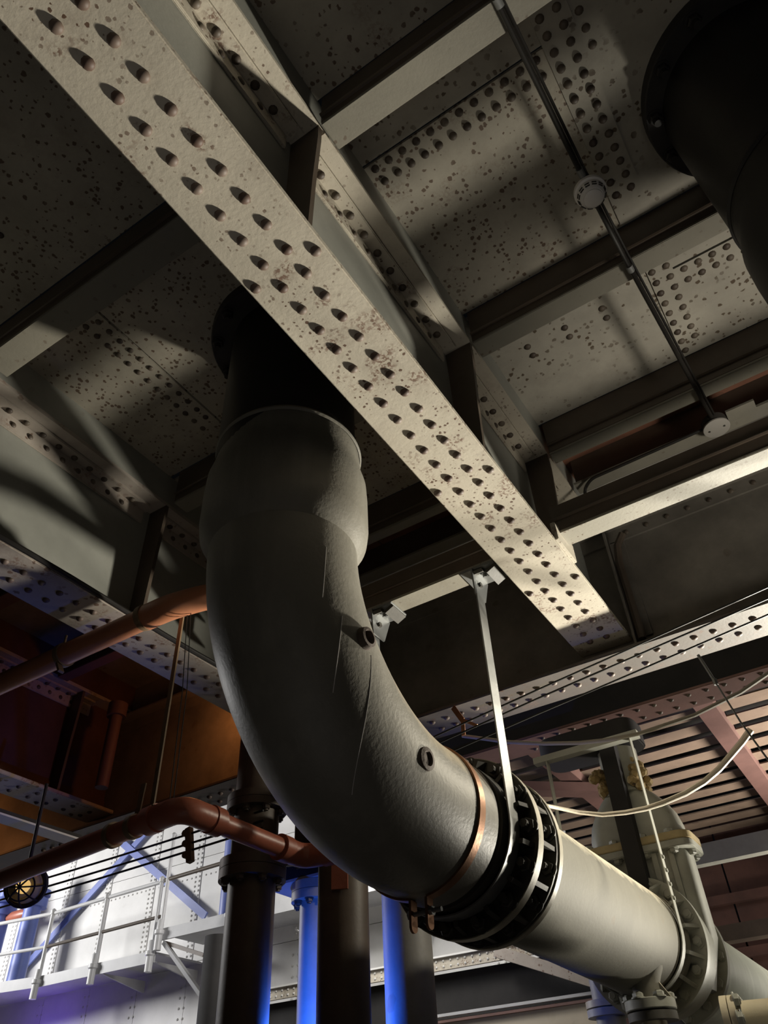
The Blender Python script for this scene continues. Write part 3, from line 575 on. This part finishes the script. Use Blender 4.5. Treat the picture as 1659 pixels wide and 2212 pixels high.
# ------------------------------------------------------------------ iron columns at the bottom
def column(label, x, y, r, ztop, m, flange=None):
    t = thing('iron_column', label, 'column', (x, y, -1.6), 'iron columns'); obj('shaft', G().lathe((x, y, -1.58), (0, 0, 1), [(0, r), (ztop + 1.58, r)], 48), m, t)
    obj('foot', G().lathe((x, y, -1.6), (0, 0, 1), [(0, r * 1.5), (.05, r * 1.5), (.06, r)], 32), m, t)
    if flange:
        for z, rr, h in flange:
            obj('flange', G().lathe((x, y, z), (0, 0, 1), [(0, rr), (h, rr)], 40), m, t, 35)
            for k in range(8):
                a = k * math.pi / 4 + .3; inst('bolt', BOLTC, t, (x + (rr - .03) * math.cos(a), y + (rr - .03) * math.sin(a), z), (0, 0, -1))
    return t
BOLTC = hexbolt_mesh('bolt', .022, 'column', .02, .012)
column('thick brown iron column with a square-edged flange, leftmost in front of the white wall', -2.935, 3.30, .127, 2.096, 'column', [(1.235, .18, .05), (1.288, .18, .05), (1.60, .17, .04), (1.643, .17, .04)])
t = column('brown iron column with a red tag, in the middle under the pipe bend', -2.37, 3.345, .1255, 1.60, 'column'); obj('red_tag', G().obox((-2.305, 3.225, 1.125), (.036, .018, 0), (.004, -.008, 0), (0, 0, .055)), 'red', t, 0)
column('iron column right of the middle one, lit blue along its left side', -2.31, 3.84, .128, 1.80, 'colpale')
t = column('slim pale grey column between the thick brown and the middle column', -3.05, 4.02, .098, 1.30, 'colgrey', [(1.29, .15, .05), (1.343, .15, .05)])
obj('bracket_plate', G().box(-3.35, -2.72, 3.88, 4.16, 1.395, 1.41), 'deck', t, 0); obj('bracket_edge', G().box(-3.35, -2.72, 3.88, 3.89, 1.41, 1.49), 'void', t, 0)
t = thing('iron_frame', 'brown iron side frame with square openings between column and pipe bend', 'frame', (-2.7, 3.42, 1.3))
for a, b in (((-2.8, 3.42, 1.34), (-2.25, 3.42, 1.30)), ((-2.8, 3.42, 1.72), (-2.2, 3.42, 1.70))): obj('frame_bar', G().bar(a, b, .05, .03, (0, 1, 0)), 'column', t, 0)
for x in (-2.53, -2.72): obj('frame_post', G().bar((x, 3.42, 1.32), (x, 3.42, 1.72), .04, .03, (0, 1, 0)), 'column', t, 0)
obj('frame_back', G().box(-2.8, -2.3, 3.50, 3.51, 1.32, 1.72), 'void', t, 0)

# cables with a spacer on the left
for i, (zl, zr) in enumerate(((1.548, 1.556), (1.493, 1.50), (1.441, 1.462))):
    pts = [(-5.6 + .2 * k, 3.2, zl + (zr - zl) * k / 14 - .010 * math.sin(k / 14 * math.pi)) for k in range(15)]
    tag(obj('service_cable', G().tube(pts, .0062, 6), 'wire'), ('top black cable strung in front of the white wall', 'middle black cable of the three in front of the white wall', 'lowest black cable strung in front of the white wall')[i], 'cable', 'cables in front of the white wall')
t = thing('cable_spacer', 'notched brown wooden spacer holding three cables apart by the white wall', 'spacer', (-3.34, 3.2, 1.37)); obj('spacer_bar', G().obox((-3.335, 3.2, 1.485), (.019, 0, .004), (0, .018, 0), (-.022, 0, .098)), 'rustrod', t, 35, .003)
for q in (1.43, 1.495, 1.555): obj('cable_clip', G().cyl((-3.36 - (q - 1.485) * .2, 3.18, q), (-3.36 - (q - 1.485) * .2, 3.22, q), .018, 10), 'rustrod', t)
W3 = (((-1.92, 3.30, 1.70), (-1.147, 3.25, 1.765), (-.516, 3.25, 1.837), (-.01, 3.25, 1.895), (.5, 3.25, 1.955)), ((-1.92, 3.30, 1.655), (-1.155, 3.25, 1.721), (-.597, 3.25, 1.781), (-.029, 3.25, 1.842), (.5, 3.25, 1.90)), ((-1.92, 3.30, 1.585), (-1.169, 3.25, 1.645), (-.672, 3.25, 1.699), (-.056, 3.25, 1.768), (.5, 3.25, 1.83)))
for i, p in enumerate(W3): tag(obj('service_cable', G().tube(p, .0045, 6), 'wire'), ('top thin cable crossing below the end of the middle girder', 'middle thin cable crossing below the end of the middle girder', 'lowest thin cable crossing below the end of the middle girder')[i], 'cable', 'cables under the cross girder')
tag(obj('cable_bracket', G().bar((-1.745, 3.53, 1.975), (-1.68, 3.5, 1.865), .03, .006, (0, 1, .3)).bar((-1.68, 3.5, 1.865), (-1.68, 3.49, 1.775), .022, .006, (0, 1, 0)).bar((-1.68, 3.5, 1.868), (-1.60, 3.5, 1.81), .016, .006, (0, 1, 0)), 'copper', smooth=0), 'small bent copper bracket under the cross girder flange', 'bracket')
gc = [(-1.75, 3.62, 1.84), (-1.473, 3.6, 1.718), (-1.28, 3.6, 1.655), (-1.105, 3.6, 1.609), (-.95, 3.6, 1.582), (-.804, 3.6, 1.571), (-.532, 3.6, 1.584), (-.303, 3.6, 1.629), (-.1, 3.6, 1.70), (.2, 3.6, 1.85)]
tag(obj('slack_cable', G().tube(gc, .010, 8), 'wiregrey'), 'grey cable sagging behind the strap hanger', 'cable')
hs = [V((-1.25, 3.15, 1.19))] + [V(p) * q for p, q in (((-1.184, 3.2, 1.201), 1.06), ((-1.047, 3.2, 1.14), 1.12), ((-.95, 3.2, 1.108), 1.15), ((-.855, 3.2, 1.095), 1.17), ((-.77, 3.2, 1.091), 1.19), ((-.70, 3.2, 1.096), 1.20), ((-.60, 3.2, 1.112), 1.21), ((-.52, 3.2, 1.136), 1.22), ((-.45, 3.2, 1.170), 1.23), ((-.386, 3.2, 1.213), 1.24), ((-.335, 3.2, 1.248), 1.25), ((-.285, 3.2, 1.288), 1.25))]
tag(obj('sagging_hose', G().tube(hs, [.0075 + .0009 * i for i in range(len(hs))], 10), 'hose'), 'cream hose sagging from the flange joint across the gate valve', 'hose')
sr = [V((-.354, 3.0, 1.557)), V((-.327, 3.0, 1.426)), V((-.291, 3.0, 1.245)), V((-.225, 3.0, 1.0))]
t = thing('tie_rod', 'thin bright tie rod at the right edge holding the hose', 'rod', tuple(sr[-1])); obj('upper_rod', G().tube(sr[:2], .006, 8), 'galv', t); obj('lower_wire', G().tube(sr[1:], .0035, 8), 'galv', t); obj('turnbuckle', G().tube([sr[1] + V((0, 0, .012)), sr[1] - V((0, 0, .012))], .009, 8), 'galv', t)

# ------------------------------------------------------------------ far left: white riveted wall, walkway, posts
wb = thing('wall_back', 'white riveted plate wall behind the walkway', 'wall', (-9, 10, -1.6), kind='structure')
seams = [-19.2, -16.7, -14.95, -13.55, -12.38, -11.22, -10.12, -9.0, -7.9, -6.8, -5.7, -4.6, -3.5]
for a, b in zip(seams[:-1], seams[1:]):
    for z0, z1 in ((-1.6, .6), (.6, 2.76), (2.76, 4.35), (4.35, 7.0)): obj('wall_plate', G().box(a + .004, b - .004, 10.0, 10.03, z0 + .004, z1 - .004), 'wall', wb, 0)
def rows_of(xs, zs, y, r, h):
    g = G()
    for x in xs:
        for z in zs: g.lathe((x, y, z), (0, -1, 0), [(0, r), (h * .6, r * .8), (h, r * .25)], 6)
    return g
for x in seams[1:-1]:
    obj('butt_strip', G().box(x - .075, x + .075, 9.988, 10.0, 2.78, 7.0), 'wall', wb, 0); s_ = obj('seam_rivets', rows_of((x - .045, x + .045), [2.85 + .075 * k for k in range(46)], 9.988, .021, .016), 'wallriv', wb); s_['kind'] = 'stuff'
    s_ = obj('seam_rivets', rows_of((x - .10, x + .0), [.75 + .14 * k for k in range(14)], 10.0, .021, .016), 'wallriv', wb); s_['kind'] = 'stuff'
s_ = obj('seam_rivets', rows_of([-15 + .11 * k for k in range(70)], (4.05,), 10.0, .018, .014), 'wallriv', wb); s_['kind'] = 'stuff'
wl = [(-17.5, 8.2), (-13.6, 8.78), (-12.35, 9.0), (-9.82, 9.0)]
wk = thing('walkway', 'grey steel walkway with a white edge running along the white wall', 'walkway', (-10, 9.4, 2.6))
obj('deck', G().prism([(x, y, 2.70) for x, y in wl] + [(-9.82, 9.98, 2.70), (-17.5, 9.98, 2.70)], (0, 0, .03)), 'deck', wk, 0)
for a, b in zip(wl[:-1], wl[1:]): obj('edge_beam', G().bar((a[0], a[1], 2.67), (b[0], b[1], 2.67), .03, .16), 'deck', wk, 0)
obj('upper_deck', G().box(-9.82, -4.9, 9.0, 9.98, 2.97, 3.0), 'deck', wk, 0); obj('edge_beam', G().box(-9.82, -4.9, 8.97, 9.0, 2.86, 3.02), 'deck', wk, 0)
for x in (-11.05, -9.9, -8.8, -7.2, -5.6): obj('deck_bracket', G().prism([(x, 9.02, 2.62), (x, 9.98, 2.62), (x, 9.98, 2.45)], (.03, 0, 0)), 'deck', wk, 0)
obj('knee_brace', G().bar((-9.65, 9.0, 2.82), (-8.75, 9.1, 1.95), .09, .05), 'deck', wk, 0); obj('knee_brace', G().bar((-9.7, 9.05, 2.84), (-8.85, 9.05, 2.55), .08, .05), 'column', wk, 0)
rl = thing('railing', 'white tube railing along the walkway in front of the white wall', 'railing', (-10, 9, 2.7))
obj('top_rail', G().tube([(-17.5, 8.2, 3.66), (-13.6, 8.78, 3.67), (-12.42, 8.98, 3.68), (-9.80, 8.98, 3.715)], .030, 10), 'rail', rl); obj('mid_rail', G().tube([(-17.5, 8.2, 3.17), (-13.6, 8.78, 3.17), (-12.42, 8.98, 3.17)], .026, 10), 'rail', rl); obj('mid_rail', G().tube([(-12.42, 8.98, 3.17), (-9.80, 8.98, 3.20)], .026, 10), 'ribdark', rl)
obj('top_rail', G().tube([(-9.78, 8.97, 3.72), (-8.1, 8.97, 3.75)], .03, 10), 'ribdark', rl)
obj('top_rail', G().tube([(-9.78, 8.97, 4.35), (-8.35, 8.97, 4.42)], .022, 10), 'rail', rl)
for x, y, z0, z1 in ((-12.42, 8.97, 2.42, 3.72), (-11.10, 8.97, 2.46, 3.74), (-9.86, 8.97, 2.46, 3.76), (-9.72, 8.96, 2.72, 4.40), (-8.33, 8.96, 2.72, 4.46)):
    p = obj('post', G().tube([(x, y, z0 + .2), (x, y, z1)], .032, 12), 'rail', rl); obj('post_foot', G().lathe((x, y - .03, z0), (0, 0, 1), [(0, .055), (.20, .055), (.22, .075), (.27, .075), (.28, .05), (.4, .045), (.42, .035)], 14), 'rail', p)
    obj('post_knuckle', G().lathe((x, y, z1 - .06), (0, 0, 1), [(0, .045), (.06, .05), (.09, .02)], 12), 'rail', p)
for i, (a, b) in enumerate((((-14.45, 9.92, 3.10), (-11.42, 9.92, 5.14)), ((-12.6, 9.90, 5.35), (-9.75, 9.90, 3.36)))): tag(obj('wall_brace', G().bar(a, b, .03, .125, (0, 1, 0) if False else (0, 0, 1)), 'blue', smooth=0), ('blue diagonal brace on the white wall rising to the right', 'blue diagonal brace on the white wall falling to the right')[i], 'brace', 'blue wall braces')
t = thing('blue_post', 'blue flanged post beside the thick brown column', 'post', (-8.62, 9.2, 3.0), 'blue posts'); obj('shaft', G().cyl((-8.62, 9.2, 3.0), (-8.62, 9.2, 5.2), .13, 20), 'blue', t); obj('flange', G().cyl((-8.62, 9.2, 4.22), (-8.62, 9.2, 4.36), .21, 20), 'blue', t); obj('collar', G().cyl((-8.62, 9.2, 4.75), (-8.62, 9.2, 4.85), .19, 20), 'blue', t)
for i, x in enumerate((-14.55, -13.65)):
    t = thing('blue_post', ('lilac post at the far left edge behind the railing', 'lilac flanged post behind the railing below the caged lamp')[i], 'post', (x, 9.4, 2.74), 'blue posts'); obj('shaft', G().cyl((x, 9.4, 2.74), (x, 9.4, 4.6), .15, 20), 'blue', t); obj('flange', G().cyl((x, 9.4, 4.05), (x, 9.4, 4.2), .24, 20), 'blue', t); obj('cap', G().cyl((x, 9.4, 4.25), (x, 9.4, 4.34), .26, 20), 'blue', t)
tag(obj('red_valve_body', G().lathe((-14.1, 9.45, 4.0), (1, 0, 0), [(-.3, .06), (-.15, .10), (.15, .10), (.3, .06)], 18), 'red'), 'red fitting between the two lilac posts below the caged lamp', 'fitting')
column('dark grey round column under the walkway', -8.32, 8.75, .19, 2.66, 'void')
# caged bulkhead lamp
lc = V((-4.36, 2.92, 1.40)); t = thing('caged_lamp', 'round caged bulkhead lamp with a glowing glass at the lower left edge', 'lamp', tuple(lc - V((0, 0, .13))))
ax = V((.75, -1, -.45)).normalized(); obj('backplate', G().lathe(lc, -ax, [(0, .115), (.03, .12), (.05, .09)], 28), 'void', t)
gl = obj('glass', G().lathe(lc, ax, [(0, .098), (.03, .095), (.06, .078), (.08, .05), (.088, .01)], 28), 'glass', t); obj('bulb', G().lathe(lc, ax, [(.005, .01), (.015, .03), (.035, .036), (.055, .022), (.06, .004)], 16), 'bulb', t)
u_, v_, _ = frame(ax)
for k in range(4):
    a = k * math.pi / 4; d = u_ * math.cos(a) + v_ * math.sin(a); obj('guard_wire', G().tube([lc + d * .112 * math.cos(q) + ax * (.105 * math.sin(q)) for q in [math.pi * i / 14 for i in range(15)]], .005, 6), 'void', t)
obj('guard_ring', G().ring(lc, ax, .108, .122, .0, .014, 32), 'void', t); obj('guard_ring', G().ring(lc, ax, .072, .080, .072, .080, 28), 'void', t)
obj('hanger', G().cyl(lc + V((-.02, 0, .08)), lc + V((-.05, .0, .62)), .011, 8), 'void', t)

# strip girder, dark openings and beige wall below the pipes
t = thing('strip_girder', 'pale riveted steel strip crossing low behind the columns', 'girder', (-5, 9.3, 1.9)); obj('strip', G().box(-9, -3.2, 9.30, 9.34, 1.90, 2.03), 'girder', t, 0); obj('ledge', G().box(-9, -3.2, 9.26, 9.6, 2.03, 2.05), 'wall', t, 0)
s_ = obj('strip_rivets', rows_of([-8.9 + .1 * k for k in range(57)], (1.935, 1.995), 9.30, .016, .014), 'wallriv', t); s_['kind'] = 'stuff'
w2 = thing('wall_low', 'beige wall with a dark opening under the riveted strip', 'wall', (-4, 9.7, -1.6), kind='structure'); obj('opening', G().box(-8.3, -1, 9.5, 9.52, 1.42, 1.90), 'void', w2, 0); obj('plaster', G().box(-8.3, 0, 9.42, 9.5, -1.6, 1.42), 'beige', w2, 0)  # opening is a black panel, the recess shade is in its colour
obj('sill', G().box(-5.5, -3.0, 9.36, 9.42, 1.44, 1.47), 'deck', w2, 0); obj('sill', G().box(-5.6, -2.2, 9.36, 9.42, 1.38, 1.405), 'redsteel', w2, 0)
tag(obj('slanted_strut', G().bar((-4.35, 9.22, 1.98), (-3.15, 9.32, 1.50), .08, .12), 'girder_b', smooth=0), 'slanted riveted strut below the pale strip under the pipe', 'strut')

# ------------------------------------------------------------------ far right: second girder, boarded soffit, dark wall
t = thing('cross_girder', 'dusty red riveted girder beyond the dark one, at the right edge', 'girder', (-1, 5.1, 2.4), 'riveted girders')
obj('bottom_flange', G().box(-3.4, 2.4, 5.06, 5.33, 2.40, 2.42), 'redsteel', t, 35, .004); obj('web', G().box(-3.4, 2.4, 5.18, 5.20, 2.42, 3.3), 'void', t, 0)
rivets(t, RVD, [(-1.95 + .12 * k, y, 2.40) for k in range(18) for y in (5.12, 5.26)])
bs = thing('boarded_soffit', 'red-brown spaced boards fixed under joists beyond the gate valve', 'soffit', (-1.5, 7.2, 2.75))
for i in range(13):
    y = 5.55 + .30 * i
    for x0, x1 in ((-4.2, -2.26), (-2.12, -.86), (-.72, .9)): obj('board', G().box(x0, x1, y, y + .19, 2.752, 2.764), 'redwood', bs, 0)
obj('backing', G().box(-4.3, 1.5, 5.4, 9.3, 3.2, 3.22), 'void', bs, 0)  # black sheet whose colour gives the shade seen through the board gaps
for x in (-2.19, -.79): obj('joist', G().box(x - .075, x + .075, 5.35, 9.28, 2.66, 2.80), 'redsteel', bs, 0)
tag(obj('diagonal_beam', G().bar((-2.65, 6.4, 2.62), (-1.70, 7.1, 2.58), .16, .08), 'redsteel', smooth=0), 'dusty red diagonal beam left of the gate valve neck', 'beam')
w3 = thing('wall_right', 'dark maroon panelled wall beyond the far pipe', 'wall', (-1, 9.45, -1.6), kind='structure')
for k in range(6): obj('wall_panel', G().box(-3.2 + .8 * k, -3.2 + .8 * k + .78, 9.38, 9.42, .2, 3.0), 'darkwall', w3, 0)
for z in (1.55, 2.05, 2.55, 2.9): obj('wall_rail', G().box(-3.2, 1.8, 9.30, 9.38, z, z + .09), 'darkwall', w3, 0)
tag(obj('steel_beam', G().box(-1.75, .2, 6.9, 7.0, 1.83, 1.98), 'valve', smooth=0), 'grey steel beam behind the gate valve flange', 'beam')
tag(obj('steel_beam', G().box(-1.9, .6, 7.6, 7.75, 1.40, 1.52), 'column', smooth=0), 'dark brown lower beam at the right edge behind the far pipe', 'beam')
g = G()
t = thing('hanging_chain', 'chain hanging at the right edge beside the grey steel beam', 'chain', (-.62, 6.5, 1.2))
for k in range(14):
    z = 1.98 - .055 * k; a = V((1, 0, 0)) if k % 2 else V((0, 1, 0)); c = V((-.60, 6.5, z)); obj('chain_link', G().tube([c + a * .018 * math.cos(q) + V((0, 0, .04 * math.sin(q))) for q in [2 * math.pi * i / 10 for i in range(11)]], .007, 6), 'galv', t)
obj('hook', G().tube([(-.60, 6.5, 2.0), (-.60, 6.5, 2.1), (-.52, 6.5, 2.08), (-.48, 6.5, 2.0)], .02, 8), 'galv', t)
# cream flanged pipe in the bottom right corner, and a second stub
t = thing('cream_pipe', 'cream flanged pipe end at the bottom right corner', 'pipe', (-.75, 4.3, .45)); c = V((-.885, 4.25, .475)); ax = V((1, .12, -.02)).normalized()
obj('barrel', G().lathe(c, ax, [(.05, .075), (1.2, .075)], 28), 'cream', t); obj('flange', G().lathe(c, ax, [(0, .10), (.028, .10)], 32), 'cream', t); obj('mating_flange', G().lathe(c, ax, [(-.034, .10), (-.004, .10)], 32), 'cream', t)
for k in range(6):
    d = frame(ax); a = k * math.pi / 3; inst('bolt', BOLTV, t, c + ax * .028 + (d[0] * math.cos(a) + d[1] * math.sin(a)) * .084, ax)
t = thing('drop_pipe', 'pale flanged pipe under the cream pipe, left of the round branch', 'pipe', (-1.78, 5.2, .2)); c = V((-1.765, 5.2, .72))
obj('barrel', G().lathe(c, (0, 0, -1), [(-.25, .085), (.06, .085), (.7, .085)], 24), 'colgrey', t); obj('flange', G().lathe(c, (0, 0, 1), [(0, .13), (.035, .13)], 28), 'cream', t); obj('mating_flange', G().lathe(c, (0, 0, 1), [(-.045, .13), (-.008, .13)], 28), 'deck', t)
